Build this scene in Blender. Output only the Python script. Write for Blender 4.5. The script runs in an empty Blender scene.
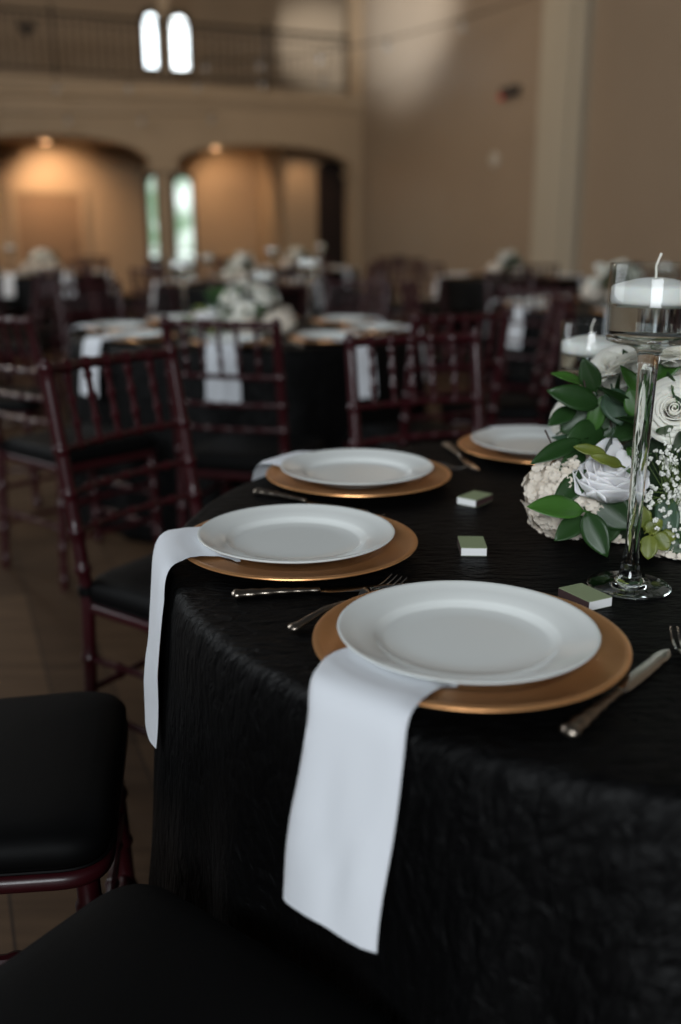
import bpy, math, random
from math import sin, cos, pi, radians, sqrt
from mathutils import Vector, Matrix

sc = bpy.context.scene
COL = sc.collection
TABLE = 0.76                       # table height
EYE = 1.170

# ------------------------------------------------------------------ camera
cam = bpy.data.cameras.new('camera')
cam.sensor_fit = 'VERTICAL'
cam.sensor_height = 36.0
cam.lens = 963 / 1024 * 36.0
cam.clip_start = 0.02
cam.clip_end = 200
cam.dof.use_dof = True
cam.dof.focus_distance = 1.17
cam.dof.aperture_fstop = 1.9
camo = bpy.data.objects.new('camera', cam)
camo.location = (0, 0, EYE)
camo.rotation_euler = (pi / 2 - 0.2792, 0, 0)
COL.objects.link(camo)
sc.camera = camo

# ------------------------------------------------------------------ view, world, lights
sc.view_settings.view_transform = 'Standard'
sc.view_settings.look = 'None'
sc.view_settings.gamma = 1
sc.view_settings.use_curve_mapping = False
sc.view_settings.exposure = 0.0
sc.cycles.use_denoising = True
sc.cycles.sample_clamp_indirect = 4
sc.cycles.caustics_reflective = False
sc.cycles.max_bounces = 10
sc.cycles.transmission_bounces = 10
sc.cycles.transparent_max_bounces = 12

world = bpy.data.worlds.new('world')
sc.world = world
world.use_nodes = True
world.node_tree.nodes['Background'].inputs[0].default_value = (0.92, 0.96, 1.0, 1)
world.node_tree.nodes['Background'].inputs[1].default_value = 0.035


def area_light(name, loc, target, sx, sy, power, colour, spread=None):
    l = bpy.data.lights.new(name, 'AREA')
    l.shape = 'RECTANGLE'
    l.size = sx
    l.size_y = sy
    l.energy = power
    l.color = colour
    if spread is not None:
        l.spread = spread
    o = bpy.data.objects.new(name, l)
    o.location = loc
    d = Vector(target) - Vector(loc)
    o.rotation_euler = d.to_track_quat('-Z', 'Y').to_euler()
    COL.objects.link(o)
    return o


def spot_light(name, loc, target, power, colour, angle, blend=0.6, radius=0.1):
    l = bpy.data.lights.new(name, 'SPOT')
    l.energy = power
    l.color = colour
    l.spot_size = radians(angle)
    l.spot_blend = blend
    l.shadow_soft_size = radius
    o = bpy.data.objects.new(name, l)
    o.location = loc
    d = Vector(target) - Vector(loc)
    o.rotation_euler = d.to_track_quat('-Z', 'Y').to_euler()
    COL.objects.link(o)
    return o


# tall windows of the hall, out of frame to the left and behind the photographer
area_light('left_window_daylight', (-6.5, 4.5, 3.6), (0.4, 1.6, 0.6), 5.0, 3.2, 225, (0.90, 0.96, 1.0))
area_light('rear_window_daylight', (-1.6, -9.0, 4.4), (0.2, 2.4, 0.7), 5.0, 3.6, 980, (0.90, 0.96, 1.0))

# room frame: x along the gallery to the right, y into the depth beyond it
RC = Vector((0.4116, 19.918, 0))
RANG = math.atan2(0.391, 0.9204)
RM = Matrix.Translation(RC) @ Matrix.Rotation(RANG, 4, 'Z')


def room(x, y, z):
    return RM @ Vector((x, y, z))


# daylight of the high windows opposite, falling on the right wall and the upper gallery wall
spot_light('high_window_daylight', room(-9, -9, 5.0), room(0, -1.9, 5.0), 8500, (0.86, 0.94, 1.0), 19, 1.0, 0.35)
spot_light('high_window_daylight', room(-9, -5, 6.4), room(0.55, 3, 5.1), 9000, (0.86, 0.94, 1.0), 11, 1.0, 0.2)
area_light('hall_wall_fill', room(-9, -8, 4.6), room(0, -7, 2.6), 3.0, 2.0, 165, (1.0, 0.84, 0.66))  # unseen warm fill, added to brighten the right wall
area_light('gallery_fill', room(-4, -7, 5.5), room(-4, 0, 3.4), 4.0, 2.0, 75, (1.0, 0.80, 0.58))  # second added fill, lifts the gallery front from out of frame

# ------------------------------------------------------------------ materials
MATS = {}


def mat(name, base, rough=0.5, metal=0.0, spec=0.5, coat=0.0, sheen=0.0, noise=None, bump=None,
        emis=None, trans=0.0, ior=1.45, sub=0.0):
    """noise=(scale, second colour, detail); bump=(scale, strength, distance)"""
    m = bpy.data.materials.new(name)
    m.use_nodes = True
    nt = m.node_tree
    b = nt.nodes['Principled BSDF']
    b.inputs['Base Color'].default_value = (*base, 1)
    b.inputs['Roughness'].default_value = rough
    b.inputs['Metallic'].default_value = metal
    b.inputs['Specular IOR Level'].default_value = spec
    b.inputs['Coat Weight'].default_value = coat
    b.inputs['Coat Roughness'].default_value = 0.08
    b.inputs['Sheen Weight'].default_value = sheen
    b.inputs['Transmission Weight'].default_value = trans
    b.inputs['IOR'].default_value = ior
    if sub:
        b.inputs['Subsurface Weight'].default_value = sub
        b.inputs['Subsurface Radius'].default_value = (0.01, 0.008, 0.006)
    if emis:
        b.inputs['Emission Color'].default_value = (*emis[0], 1)
        b.inputs['Emission Strength'].default_value = emis[1]
    tc = nt.nodes.new('ShaderNodeTexCoord')
    if noise:
        n = nt.nodes.new('ShaderNodeTexNoise')
        n.inputs['Scale'].default_value = noise[0]
        n.inputs['Detail'].default_value = noise[2] if len(noise) > 2 else 3
        nt.links.new(tc.outputs['Object'], n.inputs['Vector'])
        mx = nt.nodes.new('ShaderNodeMix')
        mx.data_type = 'RGBA'
        mx.inputs['A'].default_value = (*base, 1)
        mx.inputs['B'].default_value = (*noise[1], 1)
        nt.links.new(n.outputs['Fac'], mx.inputs['Factor'])
        nt.links.new(mx.outputs['Result'], b.inputs['Base Color'])
    if bump:
        n2 = nt.nodes.new('ShaderNodeTexNoise')
        n2.inputs['Scale'].default_value = bump[0]
        n2.inputs['Detail'].default_value = 4
        nt.links.new(tc.outputs['Object'], n2.inputs['Vector'])
        bp = nt.nodes.new('ShaderNodeBump')
        bp.inputs['Strength'].default_value = bump[1]
        bp.inputs['Distance'].default_value = bump[2]
        nt.links.new(n2.outputs['Fac'], bp.inputs['Height'])
        nt.links.new(bp.outputs['Normal'], b.inputs['Normal'])
    MATS[name] = m
    return m


mat('wall_plaster', (0.35, 0.262, 0.185), 0.38, noise=(1.1, (0.31, 0.23, 0.162)), bump=(3, .15, .02), spec=0.6)
mat('gallery_plaster', (0.40, 0.30, 0.20), 0.6, noise=(2, (0.36, 0.27, 0.18)))
mat('niche_plaster', (0.42, 0.30, 0.19), 0.6, noise=(2, (0.39, 0.275, 0.17)))
mat('upper_plaster', (0.36, 0.255, 0.165), 0.6, noise=(2, (0.33, 0.235, 0.15)))
mat('pilaster_paint', (0.45, 0.39, 0.30), 0.55)
mat('iron', (0.02, 0.014, 0.01), 0.5, 0.6)
mat('dark_door', (0.02, 0.011, 0.008), 0.5)
mat('panel_wood', (0.24, 0.15, 0.085), 0.55)
mat('window_frame', (0.03, 0.022, 0.018), 0.5)
mat('mahogany', (0.036, 0.0034, 0.006), 0.34, noise=(30, (0.022, 0.0022, 0.0036)), coat=0.15, spec=0.4)
mat('cushion', (0.0012, 0.0012, 0.0014), 0.60, sheen=0.0, bump=(60, .2, .002), spec=0.14)
mat('plate', (0.86, 0.885, 0.865), 0.14, coat=0.3, spec=0.5)
mat('charger', (0.93, 0.49, 0.21), 0.33, 0.72, noise=(18, (0.74, 0.34, 0.13)), bump=(90, .25, .001))
mat('napkin', (0.72, 0.745, 0.79), 0.85, sheen=0.2, bump=(500, .12, .0006))
mat('pewter', (0.34, 0.29, 0.24), 0.30, 1.0, bump=(120, .5, .0012))
mat('steel', (0.60, 0.59, 0.57), 0.16, 1.0)
mat('wax', (0.93, 0.92, 0.89), 0.45, sub=0.3)
mat('wick', (0.80, 0.77, 0.70), 0.8)
mat('box_sleeve', (0.27, 0.32, 0.18), 0.6, bump=(200, .2, .0005))
mat('box_striker', (0.045, 0.02, 0.02), 0.7)
mat('box_tray', (0.80, 0.80, 0.80), 0.6)
mat('rose', (0.80, 0.78, 0.74), 0.55, sub=0.15, noise=(25, (0.78, 0.77, 0.66)))
mat('peony', (0.84, 0.83, 0.84), 0.55, sub=0.15)
mat('hydrangea', (0.78, 0.71, 0.62), 0.65, noise=(22, (0.70, 0.62, 0.52)), sub=0.1)
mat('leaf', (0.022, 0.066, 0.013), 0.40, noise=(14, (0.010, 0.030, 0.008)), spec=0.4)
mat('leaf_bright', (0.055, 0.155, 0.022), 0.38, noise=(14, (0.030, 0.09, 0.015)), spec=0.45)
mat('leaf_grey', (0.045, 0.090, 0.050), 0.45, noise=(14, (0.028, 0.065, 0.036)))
mat('leaf_lime', (0.20, 0.21, 0.030), 0.45, noise=(60, (0.06, 0.10, 0.015)))
mat('stem', (0.10, 0.15, 0.035), 0.5)
mat('twig', (0.045, 0.025, 0.02), 0.6)
mat('breath', (0.82, 0.82, 0.76), 0.6)
mat('foam', (0.012, 0.030, 0.010), 0.9, bump=(80, .8, .01))
mat('lamp_warm', (1, .8, .6), 0.5, emis=((1.0, 0.55, 0.27), 9.0))
mat('lamp_trim', (0.55, 0.45, 0.35), 0.4)
mat('bulb', (0.75, 0.75, 0.75), 0.06, trans=0.55)
mat('cable', (0.02, 0.018, 0.015), 0.6)
mat('fixture', (0.05, 0.04, 0.035), 0.5)
mat('red_lamp', (0.5, 0.05, 0.03), 0.5, emis=((1, .12, .06), 0.05))
mat('ivory_plastic', (0.5, 0.45, 0.38), 0.5)


def pane_material(name, c1, c2, strength, scale):
    m = bpy.data.materials.new(name)
    m.use_nodes = True
    nt = m.node_tree
    nt.nodes.remove(nt.nodes['Principled BSDF'])
    e = nt.nodes.new('ShaderNodeEmission')
    e.inputs['Strength'].default_value = strength
    tc = nt.nodes.new('ShaderNodeTexCoord')
    n = nt.nodes.new('ShaderNodeTexNoise')
    n.inputs['Scale'].default_value = scale
    n.inputs['Detail'].default_value = 2
    r = nt.nodes.new('ShaderNodeValToRGB')
    r.color_ramp.elements[0].position = 0.40
    r.color_ramp.elements[0].color = (*c1, 1)
    r.color_ramp.elements[1].position = 0.62
    r.color_ramp.elements[1].color = (*c2, 1)
    nt.links.new(tc.outputs['Object'], n.inputs['Vector'])
    nt.links.new(n.outputs['Fac'], r.inputs['Fac'])
    nt.links.new(r.outputs['Color'], e.inputs['Color'])
    nt.links.new(e.outputs[0], nt.nodes['Material Output'].inputs['Surface'])
    MATS[name] = m


pane_material('sky_pane', (0.85, 0.95, 1.0), (0.95, 1.0, 1.0), 5.0, 2)
pane_material('garden_pane', (0.22, 0.34, 0.22), (0.86, 0.98, 0.92), 1.5, 2.2)


def glass_material():
    m = bpy.data.materials.new('clear_glass')
    m.use_nodes = True
    nt = m.node_tree
    nt.nodes.remove(nt.nodes['Principled BSDF'])
    g = nt.nodes.new('ShaderNodeBsdfGlass')
    g.inputs['IOR'].default_value = 1.47
    g.inputs['Roughness'].default_value = 0.0
    g.inputs['Color'].default_value = (0.97, 0.985, 0.98, 1)
    nt.links.new(g.outputs[0], nt.nodes['Material Output'].inputs['Surface'])
    MATS['glass'] = m
    m2 = m.copy()
    m2.name = 'water'
    m2.node_tree.nodes['Glass BSDF'].inputs['IOR'].default_value = 1.33
    MATS['water'] = m2
    # thin blown wall: sees straight through, mirrors at grazing angles
    t = bpy.data.materials.new('thin_glass')
    t.use_nodes = True
    nt = t.node_tree
    nt.nodes.remove(nt.nodes['Principled BSDF'])
    tr = nt.nodes.new('ShaderNodeBsdfTransparent')
    tr.inputs['Color'].default_value = (0.975, 0.985, 0.98, 1)
    gl = nt.nodes.new('ShaderNodeBsdfGlossy')
    gl.inputs['Roughness'].default_value = 0.02
    lw = nt.nodes.new('ShaderNodeLayerWeight')
    lw.inputs['Blend'].default_value = 0.5
    pw = nt.nodes.new('ShaderNodeMath')
    pw.operation = 'POWER'
    pw.inputs[1].default_value = 4.0
    ma = nt.nodes.new('ShaderNodeMath')
    ma.operation = 'MULTIPLY_ADD'
    ma.inputs[1].default_value = 0.7
    ma.inputs[2].default_value = 0.035
    mx = nt.nodes.new('ShaderNodeMixShader')
    nt.links.new(lw.outputs['Facing'], pw.inputs[0])
    nt.links.new(pw.outputs[0], ma.inputs[0])
    nt.links.new(ma.outputs[0], mx.inputs[0])
    nt.links.new(tr.outputs[0], mx.inputs[1])
    nt.links.new(gl.outputs[0], mx.inputs[2])
    nt.links.new(mx.outputs[0], nt.nodes['Material Output'].inputs['Surface'])
    MATS['thin_glass'] = t


glass_material()


def floor_material():
    m = mat('floor_wood', (0.2, 0.13, 0.08), 0.5, spec=0.2)
    nt = m.node_tree
    b = nt.nodes['Principled BSDF']
    tc = nt.nodes.new('ShaderNodeTexCoord')
    mp = nt.nodes.new('ShaderNodeMapping')
    mp.inputs['Rotation'].default_value = (0, 0, radians(68))
    br = nt.nodes.new('ShaderNodeTexBrick')
    br.inputs['Scale'].default_value = 1.0
    br.inputs['Brick Width'].default_value = 1.3
    br.inputs['Row Height'].default_value = 0.16
    br.inputs['Mortar Size'].default_value = 0.003
    br.inputs['Color1'].default_value = (0.105, 0.062, 0.034, 1)
    br.inputs['Color2'].default_value = (0.066, 0.038, 0.021, 1)
    br.inputs['Mortar'].default_value = (0.03, 0.018, 0.012, 1)
    n = nt.nodes.new('ShaderNodeTexNoise')
    n.inputs['Scale'].default_value = 6
    n.inputs['Detail'].default_value = 6
    mp2 = nt.nodes.new('ShaderNodeMapping')
    mp2.inputs['Rotation'].default_value = (0, 0, radians(68))
    mp2.inputs['Scale'].default_value = (0.5, 5, 1)
    mx = nt.nodes.new('ShaderNodeMix')
    mx.data_type = 'RGBA'
    mx.blend_type = 'MULTIPLY'
    mx.inputs['Factor'].default_value = 0.7
    rr = nt.nodes.new('ShaderNodeValToRGB')
    rr.color_ramp.elements[0].position = 0.3
    rr.color_ramp.elements[0].color = (0.45, 0.42, 0.4, 1)
    rr.color_ramp.elements[1].position = 0.7
    nt.links.new(tc.outputs['Object'], mp.inputs['Vector'])
    nt.links.new(mp.outputs['Vector'], br.inputs['Vector'])
    nt.links.new(tc.outputs['Object'], mp2.inputs['Vector'])
    nt.links.new(mp2.outputs['Vector'], n.inputs['Vector'])
    nt.links.new(n.outputs['Fac'], rr.inputs['Fac'])
    nt.links.new(br.outputs['Color'], mx.inputs['A'])
    nt.links.new(rr.outputs['Color'], mx.inputs['B'])
    nt.links.new(mx.outputs['Result'], b.inputs['Base Color'])


floor_material()


def crinkle_material():
    """black crushed taffeta: long irregular pressed creases"""
    m = mat('black_taffeta', (0.0010, 0.0010, 0.0012), 0.52, spec=0.14, sheen=0.0)
    nt = m.node_tree
    b = nt.nodes['Principled BSDF']
    b.inputs['Sheen Roughness'].default_value = 0.4
    tc = nt.nodes.new('ShaderNodeTexCoord')
    mp = nt.nodes.new('ShaderNodeMapping')
    mp.inputs['Rotation'].default_value = (0, 0, radians(35))
    mp.inputs['Scale'].default_value = (1.0, 3.2, 0.8)
    n = nt.nodes.new('ShaderNodeTexNoise')
    n.inputs['Scale'].default_value = 34
    n.inputs['Detail'].default_value = 5
    n.inputs['Distortion'].default_value = 1.2
    v = nt.nodes.new('ShaderNodeTexVoronoi')
    v.feature = 'DISTANCE_TO_EDGE'
    v.inputs['Scale'].default_value = 16
    n2 = nt.nodes.new('ShaderNodeTexNoise')
    n2.inputs['Scale'].default_value = 5
    ad = nt.nodes.new('ShaderNodeVectorMath')
    ad.operation = 'MULTIPLY_ADD'
    ad.inputs[1].default_value = (0.25, 0.25, 0.25)
    mt = nt.nodes.new('ShaderNodeMath')
    mt.operation = 'MULTIPLY_ADD'
    mt.inputs[1].default_value = 0.9
    bp = nt.nodes.new('ShaderNodeBump')
    bp.inputs['Strength'].default_value = 0.9
    bp.inputs['Distance'].default_value = 0.006
    L = nt.links.new
    L(tc.outputs['Object'], mp.inputs['Vector'])
    L(mp.outputs['Vector'], n.inputs['Vector'])
    L(tc.outputs['Object'], n2.inputs['Vector'])
    L(n2.outputs['Color'], ad.inputs[0])
    L(mp.outputs['Vector'], ad.inputs[2])
    L(ad.outputs['Vector'], v.inputs['Vector'])
    L(v.outputs['Distance'], mt.inputs[0])
    L(n.outputs['Fac'], mt.inputs[2])
    L(mt.outputs[0], bp.inputs['Height'])
    L(bp.outputs['Normal'], b.inputs['Normal'])


crinkle_material()


# ------------------------------------------------------------------ mesh helpers
class MB:
    def __init__(self):
        self.v = []
        self.f = []

    def add(self, v, f):
        o = len(self.v)
        self.v += [tuple(p) for p in v]
        self.f += [tuple(i + o for i in q) for q in f]
        return self

    def box(self, x0, x1, y0, y1, z0, z1, M=None):
        v = [(x, y, z) for z in (z0, z1) for y in (y0, y1) for x in (x0, x1)]
        if M is not None:
            v = [M @ Vector(p) for p in v]
        return self.add(v, [(0, 2, 3, 1), (4, 5, 7, 6), (0, 1, 5, 4), (2, 6, 7, 3), (0, 4, 6, 2), (1, 3, 7, 5)])

    def tube(self, pts, rad, n=8, cap=True, flat=1.0):
        """tube along points; rad number or list"""
        pts = [Vector(p) for p in pts]
        if not isinstance(rad, (list, tuple)):
            rad = [rad] * len(pts)
        v, f = [], []
        t0 = (pts[1] - pts[0]).normalized()
        ref = Vector((0, 0, 1)) if abs(t0.z) < 0.9 else Vector((1, 0, 0))
        a = t0.cross(ref).normalized()
        for i, p in enumerate(pts):
            t = (pts[min(i + 1, len(pts) - 1)] - pts[max(i - 1, 0)]).normalized()
            a = (a - t * a.dot(t)).normalized()
            b = t.cross(a)
            for k in range(n):
                w = 2 * pi * k / n
                v.append(p + a * cos(w) * rad[i] + b * sin(w) * rad[i] * flat)
        for i in range(len(pts) - 1):
            for k in range(n):
                k2 = (k + 1) % n
                f.append((i * n + k, i * n + k2, (i + 1) * n + k2, (i + 1) * n + k))
        if cap:
            f.append(tuple(range(n))[::-1])
            f.append(tuple((len(pts) - 1) * n + k for k in range(n)))
        return self.add(v, f)

    def lathe(self, prof, n=48, c=(0, 0, 0), ripple=None, closed=False):
        """profile of (r, z); poles where r == 0"""
        v, f = [], []
        rows = []
        for j, (r, z) in enumerate(prof):
            if r < 1e-6:
                rows.append([len(v)])
                v.append((c[0], c[1], c[2] + z))
            else:
                row = []
                for k in range(n):
                    w = 2 * pi * k / n
                    dz = 0
                    if ripple:
                        dz = ripple(j, w)
                    row.append(len(v))
                    v.append((c[0] + r * cos(w), c[1] + r * sin(w), c[2] + z + dz))
                rows.append(row)
        if closed:
            rows.append(rows[0])
        for a, b in zip(rows, rows[1:]):
            for k in range(n):
                k2 = (k + 1) % n
                if len(a) == 1 and len(b) == 1:
                    continue
                if len(a) == 1:
                    f.append((a[0], b[k2], b[k]))
                elif len(b) == 1:
                    f.append((a[k], a[k2], b[0]))
                else:
                    f.append((a[k], a[k2], b[k2], b[k]))
        return self.add(v, f)

    def grid(self, rows, close_u=False):
        nu = len(rows)
        nv = len(rows[0])
        v = [p for r in rows for p in r]
        f = []
        for i in range(nu - 1 + (1 if close_u else 0)):
            i2 = (i + 1) % nu
            for j in range(nv - 1):
                f.append((i * nv + j, i2 * nv + j, i2 * nv + j + 1, i * nv + j + 1))
        return self.add(v, f)

    def sphere(self, c, r, n=8, m=5, sq=(1, 1, 1)):
        v = [(c[0], c[1], c[2] - r * sq[2])]
        for i in range(1, m):
            t = -pi / 2 + pi * i / m
            for k in range(n):
                w = 2 * pi * k / n
                v.append((c[0] + r * sq[0] * cos(t) * cos(w), c[1] + r * sq[1] * cos(t) * sin(w), c[2] + r * sq[2] * sin(t)))
        v.append((c[0], c[1], c[2] + r * sq[2]))
        f = []
        for k in range(n):
            k2 = (k + 1) % n
            f.append((0, 1 + k2, 1 + k))
            for i in range(m - 2):
                a = 1 + i * n
                f.append((a + k, a + k2, a + n + k2, a + n + k))
            a = 1 + (m - 2) * n
            f.append((a + k, a + k2, len(v) - 1))
        return self.add(v, f)

    def xform(self, M):
        self.v = [tuple(M @ Vector(p)) for p in self.v]
        return self

    def build(self, name, material, parent=None, smooth=True, sharp=35, bevel=0, solid=0, subsurf=0, mats=None, fmat=None):
        me = bpy.data.meshes.new(name)
        me.from_pydata(self.v, [], self.f)
        me.validate()
        me.update()
        o = bpy.data.objects.new(name, me)
        for k in (mats or [material]):
            me.materials.append(MATS[k])
        if fmat:
            for i, p in enumerate(me.polygons):
                p.material_index = fmat(p)
        if smooth:
            me.polygons.foreach_set('use_smooth', [True] * len(me.polygons))
            if sharp and hasattr(me, 'set_sharp_from_angle'):
                me.set_sharp_from_angle(angle=radians(sharp))
        COL.objects.link(o)
        if parent is not None:
            o.parent = parent
        if solid:
            md = o.modifiers.new('solid', 'SOLIDIFY')
            md.thickness = solid
            md.offset = 0
        if bevel:
            md = o.modifiers.new('bevel', 'BEVEL')
            md.width = bevel
            md.segments = 3
            md.limit_method = 'ANGLE'
        if subsurf:
            md = o.modifiers.new('subsurf', 'SUBSURF')
            md.levels = subsurf
            md.render_levels = subsurf
        return o


def empty(name, loc=(0, 0, 0), rz=0):
    o = bpy.data.objects.new(name, None)
    o.empty_display_size = 0.05
    o.location = loc
    o.rotation_euler = (0, 0, rz)
    COL.objects.link(o)
    return o


def tag(o, label=None, cat=None, group=None, kind=None):
    if label:
        o['label'] = label
    if cat:
        o['category'] = cat
    if group:
        o['group'] = group
    if kind:
        o['kind'] = kind
    return o


def copy_tree(o, parent=None, kids=None):
    c = o.copy()
    COL.objects.link(c)
    c.parent = parent
    for ch in KIDS(o):
        copy_tree(ch, c)
    return c


def KIDS(o):
    return list(o.children)


def place(proto, loc, rz, label, group, first=False):
    """move the prototype itself the first time, copy it afterwards"""
    if not proto.get('placed'):
        o = proto
        proto['placed'] = 1
    else:
        o = copy_tree(proto)
    o.location = loc
    o.rotation_euler = (0, 0, rz)
    o['label'] = label
    if group:
        o['group'] = group
    elif 'group' in o:
        del o['group']
    return o


def cleanup_flags():
    for o in bpy.data.objects:
        if 'placed' in o:
            del o['placed']


# ------------------------------------------------------------------ the room
def structure(name, mb, material, **kw):
    o = mb.build(name, material, **kw)
    o['kind'] = 'structure'
    return o


structure('floor', MB().box(-16, 14, -8, 26, -0.1, 0.0), 'floor_wood', smooth=False)


def rbox(mb, x0, x1, y0, y1, z0, z1):
    return mb.box(x0, x1, y0, y1, z0, z1, RM)


# right wall of the hall, perpendicular to the gallery
structure('wall_right', rbox(MB(), 0.0, 0.3, -24, 0.0, 0, 7.2), 'wall_plaster', smooth=False)
structure('baseboard_right', rbox(MB(), -0.03, 0.0, -24, -0.3, 0, 0.16), 'pilaster_paint', smooth=False)
mb = MB()
rbox(mb, -0.16, 0.0, -7.13, -6.20, 0.35, 7.2)
rbox(mb, -0.20, 0.0, -7.18, -6.15, 0.0, 0.35)
rbox(mb, -0.21, -0.16, -6.95, -6.38, 0.45, 7.2)
structure('trim_1', mb, 'pilaster_paint', smooth=False, bevel=0.01)

# arched front of the gallery
ARCHES = [(-11.2, -7.95, 2.39, 2.84), (-7.35, -4.14, 2.39, 2.84), (-3.68, -0.20, 2.39, 2.80)]


def arch_z(x):
    for a, b, zs, za in ARCHES:
        if a < x < b:
            u = (x - (a + b) / 2) / ((b - a) / 2)
            return zs + (za - zs) * sqrt(max(0, 1 - abs(u) ** 2.4))
    return None


mb = MB()
xs = sorted(set([-14.0, 0.0] + [a + (b - a) * (0.5 - 0.5 * cos(pi * k / 24)) for a, b, _, _ in ARCHES for k in range(25)]))
for x0, x1 in zip(xs, xs[1:]):
    mid = arch_z((x0 + x1) / 2)
    if mid is None and x0 < -3.7 and x1 > -4.2 and x0 > -4.2:
        rbox(mb, x0, x1, 0, 0.35, 2.39, 3.62)
        rbox(mb, x0 + .12, x1 - .11, 0.04, 0.30, 0, 2.39)
    elif mid is None:
        rbox(mb, x0, x1, 0, 0.35, 0, 3.62)
    else:
        e = 1e-5
        z0 = arch_z(x0 + e) or 2.39
        z1 = arch_z(x1 - e) or 2.39
        v = [(x0, 0, z0), (x1, 0, z1), (x1, 0, 3.62), (x0, 0, 3.62), (x0, .35, z0), (x1, .35, z1), (x1, .35, 3.62), (x0, .35, 3.62)]
        mb.add([RM @ Vector(p) for p in v], [(0, 1, 2, 3), (7, 6, 5, 4), (4, 5, 1, 0), (3, 2, 6, 7)])
structure('wall_gallery', mb, 'gallery_plaster', smooth=False)
mb = MB()
rbox(mb, -14, 0, -0.06, 3.0, 3.62, 3.75)
rbox(mb, -14, 0, 0.35, 3.0, 2.90, 3.10)
structure('ceiling_gallery', mb, 'gallery_plaster', smooth=False)
mb = MB()
rbox(mb, -14, -0.0, -0.09, 0.0, 3.52, 3.62)
rbox(mb, -14, -0.0, -0.05, 0.0, 3.44, 3.52)
structure('trim_2', mb, 'gallery_plaster', smooth=False)
mb = MB()                                    # capitals and bases of the arch piers
for xa, xb in ((-7.95, -7.35), (-4.14, -3.68), (-0.20, 0.0)):
    rbox(mb, xa - .05, xb + (.05 if xb < 0 else 0), -0.05, 0.40, 2.28, 2.39)
    if xa != -4.14:
        rbox(mb, xa - .05, xb + (.05 if xb < 0 else 0), -0.05, 0.40, 0, 0.2)
structure('trim_3', mb, 'gallery_plaster', smooth=False)
# back walls, lower and upper floor, with a nearer bay on the right holding the dark doorway
structure('wall_back_lower', rbox(MB(), -14, 1.2, 3.0, 3.3, 0, 3.1), 'niche_plaster', smooth=False)
structure('wall_back_upper', rbox(MB(), -14, 2.6, 3.0, 3.3, 3.1, 7.2), 'upper_plaster', smooth=False)
structure('wall_bay', rbox(MB(), -1.16, 0.6, 1.2, 2.99, 0, 2.90), 'niche_plaster', smooth=False)
structure('wall_left_gallery', rbox(MB(), -14.3, -14, 0, 3.3, 0, 7.2), 'upper_plaster', smooth=False)
# upper-floor posts in line with the piers
mb = MB()
rbox(mb, -3.86, -3.68, 0.1, 0.28, 3.75, 7.2)
structure('trim_4', mb, 'gallery_plaster', smooth=False)
structure('trim_5', rbox(MB(), -0.26, 0.0, 0.0, 0.3, 3.75, 7.2), 'niche_plaster', smooth=False)


def arched_panel(x0, x1, z0, z1, rise, y0, y1, n=10):
    """a slab with an arched head, in room coordinates"""
    m = MB()
    pts = [(x0, z0), (x1, z0)]
    for k in range(n + 1):
        t = pi * k / n
        pts.append(((x0 + x1) / 2 + (x1 - x0) / 2 * cos(t), z1 - rise + rise * sin(t)))
    a = [RM @ Vector((x, y0, z)) for x, z in pts]
    b = [RM @ Vector((x, y1, z)) for x, z in pts]
    k = len(pts)
    m.add(a + b, [tuple(range(k)), tuple(range(2 * k - 1, k - 1, -1))] + [(i, i + k, (i + 1) % k + k, (i + 1) % k) for i in range(k)])
    return m


WIN = [(-3.57, -3.25, 0.56, 2.36, 'garden_pane'), (-3.00, -2.66, 0.56, 2.36, 'garden_pane'),
       (-3.48, -3.21, 4.47, 5.44, 'sky_pane'), (-2.94, -2.60, 4.47, 5.44, 'sky_pane')]
for i, (x0, x1, z0, z1, pm) in enumerate(WIN):
    fr = arched_panel(x0 - .07, x1 + .07, z0 - .06, z1 + .12, .18, 2.94, 3.0)
    w = structure('window_%d' % (i + 1), fr, 'window_frame', smooth=False)
    arched_panel(x0, x1, z0, z1, .16, 2.92, 2.945).build('pane', pm, w, smooth=False)
    if i < 2:
        m = MB()
        rbox(m, x0, x1, 2.90, 2.92, z0 + .30, z0 + .33)
        m.build('glazing_bar', 'window_frame', w, smooth=False)
d = structure('door_1', arched_panel(-0.46, 0.17, 0.0, 2.66, .22, 1.14, 1.2), 'dark_door', smooth=False)
h = MB().sphere(room(-0.36, 1.11, 1.0), .035)
h.build('door_handle', 'iron', d)
d2 = structure('door_2', rbox(MB(), -6.25, -5.0, 2.95, 3.0, 0, 2.0), 'panel_wood', smooth=False)
m = MB()
rbox(m, -6.37, -6.25, 2.90, 3.0, 0, 2.12)
rbox(m, -5.0, -4.88, 2.90, 3.0, 0, 2.12)
rbox(m, -6.25, -5.0, 2.90, 3.0, 2.0, 2.12)
m.build('door_frame', 'niche_plaster', d2, smooth=False)
MB().sphere(room(-5.12, 2.90, 1.0), .035).build('door_handle', 'iron', d2)

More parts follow.
